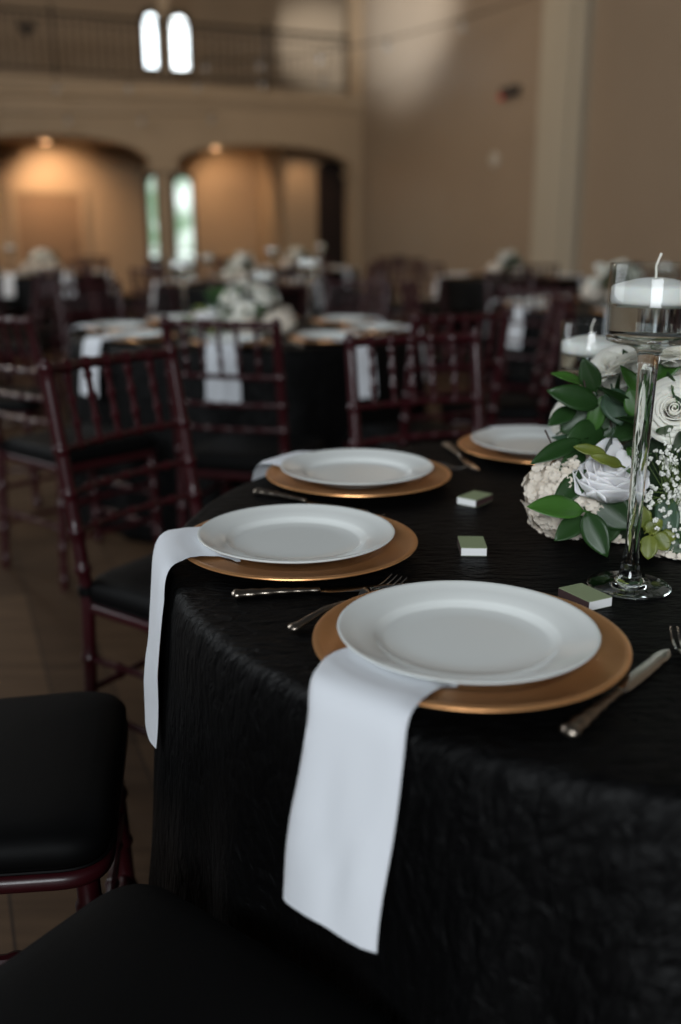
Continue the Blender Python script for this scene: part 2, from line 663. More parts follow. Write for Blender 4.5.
# balcony railing
rail = empty('balcony_railing', room(-3.5, 0.05, 3.75), RANG)
tag(rail, 'dark wrought iron balcony railing with thin balusters above the arches', 'railing')
m = MB()
m.box(-7.0, 3.48, -.03, .03, 0.98, 1.03)
m.build('handrail', 'iron', rail, smooth=False, bevel=.006)
m = MB()
m.box(-7.0, 3.48, -.015, .015, 0.10, 0.13)
m.build('bottom_rail', 'iron', rail, smooth=False)
m = MB()
m.box(-7.0, 3.48, -.012, .012, 0.86, 0.88)
m.build('middle_rail', 'iron', rail, smooth=False)
bp = None
for k in range(63):
    x = 3.36 - k * 0.135
    if k % 14 == 13:
        continue
    if bp is None:
        b_ = MB()
        b_.tube([(0, 0, .13), (0, 0, .45), (0, 0, .49), (0, 0, .53), (0, 0, .98)], [.009, .009, .02, .009, .009], 6)
        bp = b_.build('baluster', 'iron', rail)
        bp.location = (x, 0, 0)
    else:
        c = bp.copy()
        COL.objects.link(c)
        c.parent = rail
        c.location = (x, 0, 0)
for x in (3.36 - 13 * .135, 3.36 - 27 * .135, 3.36 - 41 * .135, 3.36 - 55 * .135):
    m = MB().box(x - .022, x + .022, -.022, .022, 0, 1.08)
    m.sphere((x, 0, 1.11), .035)
    m.build('post', 'iron', rail, smooth=False)
hm = MB()                                     # dark medallion in the railing
pts = []
for k in range(24):
    t = 2 * pi * k / 24
    pts.append((0.155 / 16 * 16 * sin(t) ** 3, (13 * cos(t) - 5 * cos(2 * t) - 2 * cos(3 * t) - cos(4 * t)) / 16 * .15))
fa = [(x, -.02, z) for x, z in pts]
fb = [(x, .02, z) for x, z in pts]
hm.add(fa + fb, [tuple(range(24)), tuple(range(47, 23, -1))] + [(i, (i + 1) % 24, (i + 1) % 24 + 24, i + 24) for i in range(24)])
ho = hm.build('heart_ornament', 'iron', rail, smooth=False)
ho.location = (-2.60, -.03, 0.72)


# recessed downlights under the gallery
def downlight(x, y, label, power, tx):
    r = empty('recessed_light', room(x, y, 2.90), RANG)
    tag(r, label, 'ceiling light', None)
    MB().lathe([(.085, -.02), (.115, -.024), (.12, -.004), (.12, 0), (.08, 0)], 24, closed=True).build('trim_ring', 'lamp_trim', r)
    MB().lathe([(0, -.030), (.05, -.026), (.084, -.012), (.084, -.002), (0, -.002)], 24).build('lens', 'lamp_warm', r)
    spot_light('recessed_and_fill_beam', room(x, y, 2.84), room(tx, 3.0, 1.7), power, (1.0, 0.66, 0.40), 110, 0.9, .05)


downlight(-5.71, 1.9, 'glowing warm recessed light under the left arch of the gallery', 190, -5.4)
downlight(-2.39, 1.9, 'glowing warm recessed light under the arch right of the narrow windows', 85, -1.7)

spot_light('recessed_and_fill_beam', room(-1.0, .55, 2.80), room(-.75, 1.2, 1.5), 22, (1.0, 0.66, 0.40), 110, 0.9, .05)  # spot without a fixture, added to warm the bay wall

# small fittings on the right wall
fx = empty('emergency_light', room(-.01, -5.29, 3.17), RANG)
tag(fx, 'small dark fitting with a red light high on the right wall', 'light')
MB().box(-.09, 0, -.24, .20, -.07, .07).build('housing', 'fixture', fx, smooth=False, bevel=.01)
MB().sphere((-.08, .14, -.06), .05, 10, 6).build('indicator', 'red_lamp', fx)
dc = MB().lathe([(0, .05), (.09, .045), (.11, .02), (.11, 0), (0, 0)], 20).xform(Matrix.Rotation(-pi / 2, 4, 'Y')).build('wall_speaker', 'ivory_plastic')
dc.location = room(0, -4.9, 2.27)
dc.rotation_euler = (0, 0, RANG)
tag(dc, 'small round pale fitting on the right wall below the dark one', 'speaker')


# string lights
def string_light(A, B, sag, n, label, drop=.12, t0=.02, t1=.98):
    A, B = Vector(A), Vector(B)
    r = empty('string_light', A)
    tag(r, label, 'string lights', None)
    P = lambda t: (B - A) * t + Vector((0, 0, -4 * sag * t * (1 - t)))
    MB().tube([P(k / 30) for k in range(31)], .010, 6).build('cable', 'cable', r)
    sp = bp_ = None
    for k in range(n):
        p = P(t0 + (t1 - t0) * k / max(1, n - 1))
        if sp is None:
            sp = MB().tube([(0, 0, 0), (0, 0, -.05), (0, 0, -.07)], [.018, .022, .02], 8).build('socket', 'cable', r)
            q = MB().lathe([(0, -.17), (.02, -.165), (.037, -.14), (.04, -.115), (.022, -.07), (0, -.068)], 12).build('bulb', 'bulb', r)
            sp.location = q.location = p
            bp_ = q
        else:
            for s in (sp, bp_):
                c = s.copy()
                COL.objects.link(c)
                c.parent = r
                c.location = p


string_light(room(-0.05, -6.4, 4.32), room(-3.2, -0.1, 4.15), .25, 6, 'slack string of clear bulbs hanging from the tall pale pilaster to the gallery')
string_light(room(-9.5, -1.2, 3.42), room(-1.0, -.9, 3.95), .12, 8, 'string of clear bulbs running along the front of the balcony')
string_light(room(-9.5, -0.8, 3.05), room(-3.0, -.5, 3.25), .06, 6, 'lower string of small bulbs crossing the plaster above the left arch')


# ------------------------------------------------------------------ tablecloths
def tablecloth(R, nseg, seed, fold_amp=1.0, flare=.10, ridge=None):
    """hanging round cloth, origin at the floor under the table centre"""
    rnd = random.Random(seed)
    ph = [rnd.uniform(0, 2 * pi) for _ in range(5)]
    rows = []
    prof = [(0.0, 0), (.25 * R, 0), (.5 * R, 0), (.75 * R, 0), (.92 * R, 0), (R - .012, 0), (R - .006, -.0015), (R - .001, -.006), (R + .002, -.014)]
    downs = [.03, .06, .10, .15, .21, .28, .35, .42, .49, .56, .63, .69, .73, .752]
    for i in range(nseg):
        w = 2 * pi * i / nseg
        F = .55 * sin(9 * w + ph[0] + .9 * sin(2 * w + ph[1])) + .35 * sin(15 * w + ph[2] + .7 * sin(3 * w)) + .18 * sin(27 * w + ph[3])
        F = F + .35 * F * abs(F)
        row = []
        for r, z in prof:
            row.append((r * cos(w), r * sin(w), TABLE + z))
        for dd in downs:
            s = min(1, dd / .40)
            s = s * s * (3 - 2 * s)
            r = R + .003 + flare * dd / .76 + .030 * fold_amp * s * F + .004 * sin(40 * w + ph[4] + 9 * dd) * s
            if ridge:
                for (wr, wd, am) in ridge:
                    dw = (w - wr + pi) % (2 * pi) - pi
                    r += am * s * math.exp(-(dw / wd) ** 2)
            row.append((r * cos(w), r * sin(w), TABLE - dd))
        rows.append(row)
    m = MB().grid(rows, close_u=True)
    return m


CC = Vector((0.4638, 1.3131, 0))        # centre of the near table
RSET = 0.529
cl = tablecloth(.700, 360, 4, .8, .070, ridge=[(radians(-108), .10, .040), (radians(-132), .26, -.065), (radians(-171), .25, -.02), (radians(141), .26, -.07), (radians(97), .28, -.085), (radians(-88), .08, .03)])
clo = cl.build('tablecloth', 'black_taffeta', None, sharp=0, solid=.0015)
clo.location = CC
tag(clo, 'crinkled black floor-length cloth on the nearest round table', 'tablecloth')


# ------------------------------------------------------------------ tableware prototypes
def make_charger():
    prof = [(0, .0045), (.098, .0045), (.104, .0065), (.110, .0110), (.116, .0135), (.122, .0145), (.148, .0165), (.1512, .0186), (.156, .0192),
            (.1590, .0184), (.1594, .0168), (.157, .0150), (.148, .0130), (.118, .0100), (.104, .0015), (.098, .0), (0, .0)]
    m = MB().lathe(prof, 240, ripple=lambda j, w: .0007 * sin(120 * w) if j in (7, 8) else 0)
    o = m.build('charger_plate', 'charger', sharp=50)
    return tag(o, 'x', 'charger')


def make_plate():
    R = .1314
    prof = [(0, .0062), (.060, .0060), (.082, .0062), (.0875, .0075), (.0925, .0115), (.0965, .0135), (.112, .0170), (.127, .0208),
            (R - .0015, .0222), (R, .0214), (R - .0003, .0200), (.127, .0178), (.098, .0100), (.086, .0040), (.078, .0018), (.0765, 0), (.073, 0), (.071, .0025), (0, .0030)]
    o = MB().lathe(prof, 128).build('dinner_plate', 'plate', sharp=60)
    return tag(o, 'x', 'plate')


def interp(tab, x):
    if x <= tab[0][0]:
        return tab[0][1]
    for (a, za), (b, zb) in zip(tab, tab[1:]):
        if x <= b:
            u_ = (x - a) / (b - a)
            u_ = u_ * u_ * (3 - 2 * u_)
            return za + (zb - za) * u_
    return tab[-1][1]


NAP_Z = [(0, .0065), (.06, .0065), (.098, .0085), (.108, .0142), (.120, .0180), (.146, .0208), (.160, .0222), (.168, .0215), (.175, .012)]


def napkin_mesh(width, path, shift, seed, thick=.0038, hang=0.0):
    """folded strip; path of (s, z) in the vertical plane; shift(t) sideways drift"""
    rnd = random.Random(seed)
    a, b_, c_ = [rnd.uniform(0, 6) for _ in range(3)]
    # resample path
    P = [Vector(p) for p in path]
    L = [0]
    for p, q in zip(P, P[1:]):
        L.append(L[-1] + (q - p).length)
    N = 56
    ctr, nor = [], []
    for i in range(N + 1):
        l = L[-1] * i / N
        k = max(j for j in range(len(L)) if L[j] <= l + 1e-9)
        k = min(k, len(P) - 2)
        u = (l - L[k]) / (L[k + 1] - L[k])
        ctr.append(P[k].lerp(P[k + 1], u))
    for _ in range(2):
        ctr = [ctr[0]] + [(ctr[i - 1] + ctr[i] * 2 + ctr[i + 1]) / 4 for i in range(1, N)] + [ctr[-1]]
    rows = []
    W = 16
    for i in range(N + 1):
        t = (ctr[min(i + 1, N)] - ctr[max(i - 1, 0)]).normalized()
        n = Vector((-t.y, t.x))
        fr = i / N
        row_t, row_b = [], []
        hangness = max(0, min(1, (fr - .40) / .3))
        for j in range(W + 1):
            e = j / W * 2 - 1
            y = e * width(fr) / 2 * (1 + .04 * hangness * fr) + shift(fr)
            th = thick * sqrt(max(0.12, 1 - abs(e) ** 12))
            if e > .80:
                th -= .0011
            wv = hangness * (1 - .75 * max(0, fr - .8) / .2) * (.0030 * sin(2.6 * e + a + 4 * fr) + .0022 * sin(5.2 * e + b_ - 5 * fr) + .0010 * sin(9 * e + 9 * fr + c_))
            droop = .0
            p = ctr[i] + n * (wv + .004 * hangness)
            if ctr[i].x < EDGE:
                rho = sqrt(ctr[i].x ** 2 + y * y)
                zr = interp(NAP_Z, rho)
                p.y = max(p.y, zr) if rho < .172 else p.y
            p = p + Vector(((sqrt(.49 - y * y) - .70) * max(0, min(1, (ctr[i].x - .12) / .05)), 0))
            row_t.append((p.x + n.x * th, y, p.y + n.y * th))
            row_b.append((p.x, y, p.y))
        rows.append(row_t + row_b[::-1])
    m = MB()
    nv = 2 * (W + 1)
    v = [p for r in rows for p in r]
    f = []
    for i in range(N):
        for j in range(nv):
            j2 = (j + 1) % nv
            f.append((i * nv + j, i * nv + j2, (i + 1) * nv + j2, (i + 1) * nv + j))
    for i, fl in ((0, 1), (N, -1)):
        for j in range(W):
            q = (i * nv + j, i * nv + j + 1, i * nv + nv - 2 - j, i * nv + nv - 1 - j)
            f.append(q[::fl])
    m.add(v, f)
    return m


# path: s = distance outward from the plate centre, z above table top
EDGE = .700 - RSET
NAP_PATH = [(.081, .0072), (.098, .0085), (.108, .0138), (.120, .0176), (.150, .0208), (.160, .0216),
            (EDGE + .004, .0205), (EDGE + .0125, .010), (EDGE + .0165, -.004), (EDGE + .020, -.03), (EDGE + .026, -.09), (EDGE + .033, -.145), (EDGE + .038, -.199)]


def make_napkin(seed=1, width=((.15, .118), (.42, .106), (1, .108)), drift=((.1, -.016), (.42, .004), (1, -.006)), extra=0, edge=EDGE, name='napkin', flare=1.0):
    pth = [(s if s <= .161 else s + (edge - EDGE), z) for s, z in NAP_PATH]
    pth = [(s if s < edge + .018 else edge + .018 + (s - edge - .018) * flare, z) for s, z in pth]
    pth[-1] = (pth[-1][0] + extra * .2, pth[-1][1] - extra)
    m = napkin_mesh(lambda f: interp(width, f), pth, lambda f: interp(drift, f), seed)
    # sideways: +y is the sitter's left in this mesh, so mirror by sign of lateral below
    o = m.build(name, 'napkin', sharp=70)
    return tag(o, 'x', 'napkin')


def make_knife():
    r = empty('table_knife')
    tag(r, 'x', 'knife')
    # along +x, handle end at 0, tip at .225
    N = 22
    pts, rad = [], []
    for i in range(N + 1):
        t = i / N
        pts.append((t * .105, 0, .0052 + .001 * sin(t * 3)))
        prof = .0062 + .0032 * (1 - t) ** 2 + .0010 * sin(t * 34) * (.4 + .6 * (1 - t)) - .0012 * t
        if i == 0:
            prof = .004
        rad.append(prof)
    MB().tube(pts, rad, 12, flat=.55).build('handle', 'pewter', r, sharp=0)
    rows = []
    for i in range(21):
        t = i / 20
        x = .103 + t * .122
        w = .0085 + .003 * sin(pi * min(1, t * 1.1)) if t < .8 else .0115 * sqrt(max(0.02, 1 - ((t - .8) / .2) ** 2))
        w = min(w, .0045 + t * .05) * .72
        rows.append([(x, -w * .9, .0030), (x, -w * .2, .0046), (x, w * .9, .0046), (x, w, .0036), (x, w * .9, .0026), (x, -w * .2, .0026), (x, -w * .9, .0030)])
    MB().grid(rows).build('blade', 'steel', r, sharp=30)
    return r


def make_fork():
    r = empty('table_fork')
    tag(r, 'x', 'fork')
    N = 20
    pts, rad = [], []
    for i in range(N + 1):
        t = i / N
        pts.append((t * .125, 0, .0045 + .005 * sin(pi * t) ** 2))
        rad.append((.0048 if i == 0 else .0036 + .0042 * (1 - t) ** 2.2 + .0008 * sin(t * 30) * (1 - t)))
    MB().tube(pts, rad, 10, flat=.5).build('handle', 'pewter', r, sharp=0)
    hd = MB()
    rows = []
    for i in range(9):
        t = i / 8
        x = .121 + t * .032
        w = .0035 + .0088 * (1 - (1 - t) ** 2)
        z = .0045 + .003 * sin(pi * t) - .001 * t
        rows.append([(x, -w, z + .002), (x, -w * .5, z), (x, 0, z - .0006), (x, w * .5, z), (x, w, z + .002),
                     (x, w * .5, z - .002), (x, 0, z - .0026), (x, -w * .5, z - .002), (x, -w, z + .002)])
    hd.grid(rows)
    for k in range(4):
        y = (k - 1.5) * .0071
        tp = [(.151 + .046 * j / 8, y * (1 + .05 * j / 8), .0050 - .0025 * sin(pi * j / 8) + .0050 * (j / 8) ** 2) for j in range(9)]
        hd.tube(tp, [.0016 - .0008 * j / 8 for j in range(9)], 6, flat=.7)
    hd.build('head', 'steel', r, sharp=50)
    return r


CHARGER, PLATE, KNIFE, FORK = make_charger(), make_plate(), make_knife(), make_fork()
NAPKIN = make_napkin(3)
NAPKIN_SIDE = make_napkin(5, width=((.15, .122), (.42, .172), (1, .150)), drift=((.1, -.012), (.42, .022), (1, .022)), extra=.018, flare=.6)
NAPKIN_B = make_napkin(8, width=((0, .125), (1, .125)), drift=((0, 0), (1, 0)), edge=.76 - .57)


def setting(centre, ang, rset, names, nap=None, cutlery=(1, 1), nap_rot=0.0, plate_z=.0, groups=(None,) * 5,
            knife_lat=.160, fork_lat=-.173, fork_rot=0, nap_mirror=True, fork_end=.075, knife_end=.095):
    """one place setting; ang = direction from the table centre outwards"""
    u = Vector((cos(ang), sin(ang), 0))
    # sitter looks along -u; the sitter's right hand side:
    r = Vector((-u.y, u.x, 0))
    c = centre + u * rset
    base = Vector((c.x, c.y, TABLE + .001))
    if names.get('charger'):
        place(CHARGER, base + Vector((.003, .001, 0)), ang, names['charger'], groups[0])
    if names.get('plate'):
        place(PLATE, base + Vector((0, 0, .0075 if nap is None else .0092)), 0, names['plate'], groups[1])
    if nap is not None and names.get('napkin'):
        place(nap, base, ang + nap_rot, names['napkin'], groups[2])
    if names.get('knife'):
        p = base + u * knife_end + r * knife_lat
        place(KNIFE, p, ang + pi, names['knife'], groups[3])
    if names.get('fork'):
        p = base + u * fork_end + r * fork_lat
        place(FORK, p, ang + pi + fork_rot, names['fork'], groups[4])


# near table
setting(CC, radians(-129.43), RSET, dict(
    charger='copper-gold charger nearest the camera, beneath the largest plate',
    plate='white dinner plate nearest the camera, on the front copper charger',
    napkin='white napkin hanging over the table edge in front of the nearest plate',
    knife='table knife with ornate handle, right of the nearest plate',
    fork='fork lying behind and left of the nearest plate, tines toward the flowers'), NAPKIN)
setting(CC, radians(-171.10), RSET, dict(
    charger='copper-gold charger second from the camera, at the table left edge',
    plate='white dinner plate second from the camera, between nearest and third plate',
    napkin='white napkin seen edge-on, falling down the left side of the table',
    knife='table knife lying in front of the second plate, handle to the left',
    fork='fork half hidden between the second and third plates'), NAPKIN_SIDE, nap_rot=radians(3), fork_rot=radians(-22), fork_lat=-.19, fork_end=.04)
setting(CC, radians(145.46), RSET, dict(
    charger='copper-gold charger third from the camera, behind two nearer ones',
    plate='white dinner plate third from the camera, at the far left of the table',
    napkin='white napkin slipping off the far left table edge under the third plate',
    knife='knife just behind the second plate, handle end showing at its left',
    fork='fork lying right of the third plate, near the farthest matchbox'), NAPKIN, fork_lat=-.175)
setting(CC, radians(98.5), RSET, dict(
    charger='copper-gold charger at the far side of the table, partly behind flowers',
    plate='white dinner plate at the far side, cut off by the flowers',
    napkin='white napkin under the farthest plate of the nearest table',
    knife='knife between the third and the farthest place settings'), NAPKIN)
setting(CC, radians(-82), RSET, dict(
    fork='fork at the right picture edge beside the ornate knife'), None, fork_lat=-.219, fork_end=.003, fork_rot=radians(-20))
setting(CC, radians(-82), RSET, dict(
    charger='charger just outside the right picture edge of the nearest table',
    plate='white dinner plate just outside the right picture edge'), None)

# ------------------------------------------------------------------ matchboxes
def matchbox(c, a, label):
    r = empty('matchbox', (c[0], c[1], TABLE + .001), a)
    tag(r, label, 'matchbox')
    # sleeve: long along x .052, wide .035, high .011
    lx, wy, hz, t = .052, .035, .0115, .0006
    m = MB()
    m.box(-lx / 2, lx / 2, -wy / 2, wy / 2, hz - t, hz)
    m.box(-lx / 2, lx / 2, -wy / 2, wy / 2, 0, t)
    m.build('sleeve', 'box_sleeve', r, smooth=False, bevel=.0002)
    s = MB()
    s.box(-lx / 2, lx / 2, -wy / 2, -wy / 2 + t, t, hz - t)
    s.box(-lx / 2, lx / 2, wy / 2 - t, wy / 2, t, hz - t)
    tag(s.build('striker', 'box_striker', r, smooth=False), 'dark brown striking strips')
    MB().box(-lx / 2 - .0006, lx / 2 + .0006, -wy / 2 + t * 1.2, wy / 2 - t * 1.2, t * 1.1, hz - t * 1.1).build('tray', 'box_tray', r, smooth=False, bevel=.0003)
    return r


matchbox((.284, 1.049), math.atan2(-.049, .026), 'green and white matchbox touching the nearest charger, by the candle stand foot')
matchbox((.178, 1.240), radians(-92), 'square-on green and white matchbox midway between the second plate and flowers')
matchbox((.2145, 1.483), math.atan2(.038, .030), 'green matchbox farthest from the camera, near the third charger')


# ------------------------------------------------------------------ candle stands
def make_candle_stand(H, rc, name='candle_stand', n=40, low=.046):
    """tall glass stemmed cup with a floating candle; H = rim height, rc = cup radius"""
    r = empty(name)
    tag(r, 'x', 'candle holder')
    zc = H - .090                      # underside of cup
    stem = [(0, .0005), (.030, .0005), (.0495, .0008), (.0502, .0016), (.047, .0024), (.030, .0040), (.018, .0070), (.0130, .0150), (.0110, .0260),
            (.0082, .045), (.0086, zc * .4), (.0098, zc * .65), (.0112, zc - .03), (.0125, zc - .012), (.015, zc - .005), (.026, zc), (rc * .8, zc + .002),
            (rc - .002, zc + .005), (rc - .0006, zc + .009), (rc * .8, zc + .0085), (.015, zc + .0075), (0, zc + .007)]
    MB().lathe(stem, n).build('stem', 'glass', r, sharp=0)
    cup = [(rc - .0004, zc + .0092), (rc, zc + .013), (rc, H - .001), (rc - .0008, H), (rc - .0018, H - .001), (rc - .0018, zc + .013), (rc - .003, zc + .0092)]
    MB().lathe(cup, n).build('cup', 'thin_glass', r, sharp=0)
    zb = H - low
    MB().lathe([(0, zc + .0088), (rc * .8, zc + .0090), (rc - .0032, zc + .012), (rc - .0028, zb - .0008), (0, zb - .0008)], n).build('water', 'water', r, sharp=50)
    rk = rc - .0032
    cd = MB().lathe([(0, zb), (rk * .85, zb + .0005), (rk - .001, zb + .003), (rk, zb + .007), (rk, zb + .019), (rk - .002, zb + .0215), (rk * .8, zb + .0240), (rk * .45, zb + .0285), (.010, zb + .0300), (0, zb + .028)],
                    n).build('candle', 'wax', r, sharp=0)
    MB().tube([(0, 0, zb + .027), (.0005, 0, zb + .034), (-.0005, 0, zb + .042), (.002, 0, zb + .050), (.0045, .001, zb + .056)], [.0016, .0013, .0012, .0012, .0015], 7).build('wick', 'wick', cd)
    return r


st1 = make_candle_stand(.380, .0500)
st1.location = (.350, 1.100, TABLE + .0015)
st1['label'] = 'tall stemmed glass holding a floating white candle, in front of the flowers'
st2 = make_candle_stand(.276, .0490, low=.052)
st2.location = (.405, 1.575, TABLE + .0015)
st2['label'] = 'shorter glass with floating white candle, behind the leaves left of the tall one'


# ------------------------------------------------------------------ flowers
def frame_from(direction, up=(0, 0, 1)):
    z = Vector(direction).normalized()
    u = Vector(up)
    if abs(z.dot(u)) > .95:
        u = Vector((1, 0, 0))
    x = u.cross(z).normalized()
    y = z.cross(x)
    return Matrix((x, y, z)).transposed().to_4x4()


def petal(m, M, base_r, w, h, tilt, ang, cup, curl, rnd, nu=6, nv=7):
    """petal rooted at radius base_r round the axis z, leaning outward by tilt"""
    rows = []
    ru = rnd.uniform(-.1, .1)
    for i in range(nu + 1):
        t = i / nu
        wid = w * (sin(pi * min(1, (.18 + .82 * t) * .62)) ** .8) * (1 - .25 * max(0, t - .8) / .2)
        row = []
        rad = base_r + h * sin(tilt) * t + curl * max(0, t - .6) ** 2
        zz = h * cos(tilt) * t - curl * .5 * max(0, t - .7) ** 2
        for j in range(nv + 1):
            s = j / nv * 2 - 1
            phi = ang + s * wid / max(.006, rad + .4 * wid)
            rr = rad + cup * (s * s) * -.25 * wid + .0012 * sin(5 * s + ru * 30) * t
            z2 = zz - .10 * h * (s * s) * t ** 2
            row.append(M @ Vector((rr * cos(phi), rr * sin(phi), z2)))
        rows.append(row)
    m.grid(rows)


def shell_petal(m, R, r0, r1, h, a, w, z0, roll, rnd, nu=8, nv=10):
    """curved petal: stands on radius r0 at its foot, r1 at its lip, w = half angle covered"""
    rows = []
    k1, k2 = rnd.uniform(0, 6), rnd.uniform(.6, 1.1)
    for i in range(nu + 1):
        t = i / nu
        row = []
        for j in range(nv + 1):
            q = j / nv * 2 - 1
            edge = (1 - abs(q) ** 3.2)
            phi = a + q * w * (.55 + .45 * sin(pi * min(1, t + .18) * .62))
            r = r0 + (r1 - r0) * t ** 1.4
            top = h * (.72 + .28 * edge)
            z = z0 + top * t
            if t > .72:
                u = (t - .72) / .28
                r += roll * u * u * R
                z -= roll * .55 * u * u * R * k2
            r += .012 * R * sin(5 * q + k1) * t + .035 * R * q * t
            row.append((r * cos(phi), r * sin(phi), z))
        rows.append(row)
    m.grid(rows)


def rose_mesh(R, seed, openness=1.0):
    rnd = random.Random(seed)
    m = MB()
    # heart: a rolled ribbon
    rows = []
    n = 70
    for i in range(n + 1):
        t = i / n
        a = t * 2 * pi * 2.4
        r = R * (.04 + .22 * t)
        rows.append([(r * cos(a), r * sin(a), R * .2), (r * 1.12 * cos(a), r * 1.12 * sin(a), R * .7), (r * cos(a), r * sin(a), R * (1.08 - .06 * t + .015 * sin(2.3 * a)))])
    m.grid(rows)
    rings = [(3, .24, .33, .92, 1.35, .02), (3, .28, .43, .90, 1.35, .05), (4, .30, .55, .86, 1.1, .09), (5, .32, .69, .80, .95, .14), (5, .34, .84, .70, .92, .20), (6, .36, 1.00, .56, .80, .26)]
    for k, (cnt, r0, r1, hh, w, roll) in enumerate(rings):
        r1 = .24 + (r1 - .24) * (.75 + .25 * openness)
        for j in range(cnt):
            a = 2 * pi * (j + .43 * k) / cnt + rnd.uniform(-.12, .12)
            shell_petal(m, R, R * r0, R * r1, R * hh * rnd.uniform(.96, 1.04), a, w, R * .12, roll, rnd)
    return m


def peony_mesh(R, seed):
    """wide open bowl of big smooth petals"""
    rnd = random.Random(seed)
    m = MB()
    rings = [(4, .10, .30, .95, 1.1, 0), (5, .16, .48, .96, 1.0, -.02), (6, .22, .68, .94, .90, -.03), (6, .30, .88, .86, .88, -.05), (6, .36, 1.04, .74, .86, -.06)]
    for k, (cnt, r0, r1, hh, w, roll) in enumerate(rings):
        for j in range(cnt):
            a = 2 * pi * (j + .5 * k) / cnt + rnd.uniform(-.15, .15)
            rows_before = len(m.v)
            shell_petal(m, R, R * r0, R * r1, R * hh * rnd.uniform(.9, 1.08), a, w, 0, roll, rnd)
            for q in range(rows_before, len(m.v)):       # belly: bulge the petal low down
                x, y, z = m.v[q]
                t = max(0, min(1, z / (R * hh)))
                f = 1 + .45 * sin(pi * t) * (1 - t)
                m.v[q] = (x * f, y * f, z)
    return m


def hydrangea_mesh(R, seed, n=190):
    """ball of many small ruffled florets"""
    rnd = random.Random(seed)
    m = MB()
    m.sphere((0, 0, 0), R * .90, 20, 12)
    for i in range(n):
        z = 1 - 1.85 * (i + .5) / n
        a = i * 2.39996 + rnd.uniform(-.12, .12)
        s = sqrt(max(0, 1 - z * z))
        d = Vector((s * cos(a), s * sin(a), z))
        tilt = Vector((rnd.uniform(-.35, .35), rnd.uniform(-.35, .35), rnd.uniform(-.35, .35)))
        lump = 1 + .05 * sin(7 * a + 5 * z) + .04 * sin(11 * z + 3)
        M = Matrix.Translation(d * R * lump * rnd.uniform(.92, 1.03)) @ frame_from(d + tilt) @ Matrix.Rotation(rnd.uniform(0, 6), 4, 'Z')
        q = R * rnd.uniform(.13, .18)
        for k in range(5):
            w = k * 2 * pi / 5
            ca, sa = cos(w), sin(w)
            e1, e2 = rnd.uniform(.05, .35), rnd.uniform(.05, .35)
            pts = [(0, 0, 0), (.45, .40, .22), (.95, .42, e1), (1.10, 0, .30), (.95, -.42, e2), (.45, -.40, .22), (.60, 0, .02)]
            v = [M @ Vector(((x * ca - y * sa) * q, (x * sa + y * ca) * q, zz * q)) for x, y, zz in pts]
            m.add(v, [(0, 6, 1), (1, 6, 2), (2, 6, 3), (3, 6, 4), (4, 6, 5), (5, 6, 0)])
    return m


def leaf_mesh(base, tip, width, normal, bend=.15, fold=.25, n=9, nv=6, serr=0.0, blunt=1.0):
    base, tip, normal = Vector(base), Vector(tip), Vector(normal)
    ax = tip - base
    L = ax.length
    ax.normalize()
    normal = (normal - ax * normal.dot(ax)).normalized()
    side = ax.cross(normal)
    rows = []
    for i in range(n + 1):
        t = i / n
        w = width / 2 * (sin(pi * t ** (.85)) ** (.8 / blunt)) if 0 < t < 1 else 0.0006
        row = []
        for j in range(nv + 1):
            s = j / nv * 2 - 1
            z = -bend * L * (t ** 2) * .6 + bend * L * .3 * t + fold * abs(s) * w + .02 * L * sin(t * 9 + s * 2) * abs(s) * .4
            ww = w * (1 + serr * sin(t * 40))
            row.append(base + ax * L * t + side * s * ww + normal * z)
        rows.append(row)
    m = MB().grid(rows)
    m.tube([base + ax * L * t - normal * (.0006) + normal * (-bend * L * (t ** 2) * .6 + bend * L * .3 * t) for t in (-.12, 0, .3, .6, .85)], [.0012, .0011, .0009, .0006, .0003], 5)
    return m


PITCH, FPX = 0.2792, 963.0


def at(px, py, depth, rel=None):
    """point of the place seen at that spot of the photograph, at a distance along the lens axis"""
    a = (px - 340.5) / FPX * depth
    b = (512 - py) / FPX * depth
    p = Vector((a, cos(PITCH) * depth + sin(PITCH) * b, EYE - sin(PITCH) * depth + cos(PITCH) * b))
    return p - rel if rel is not None else p


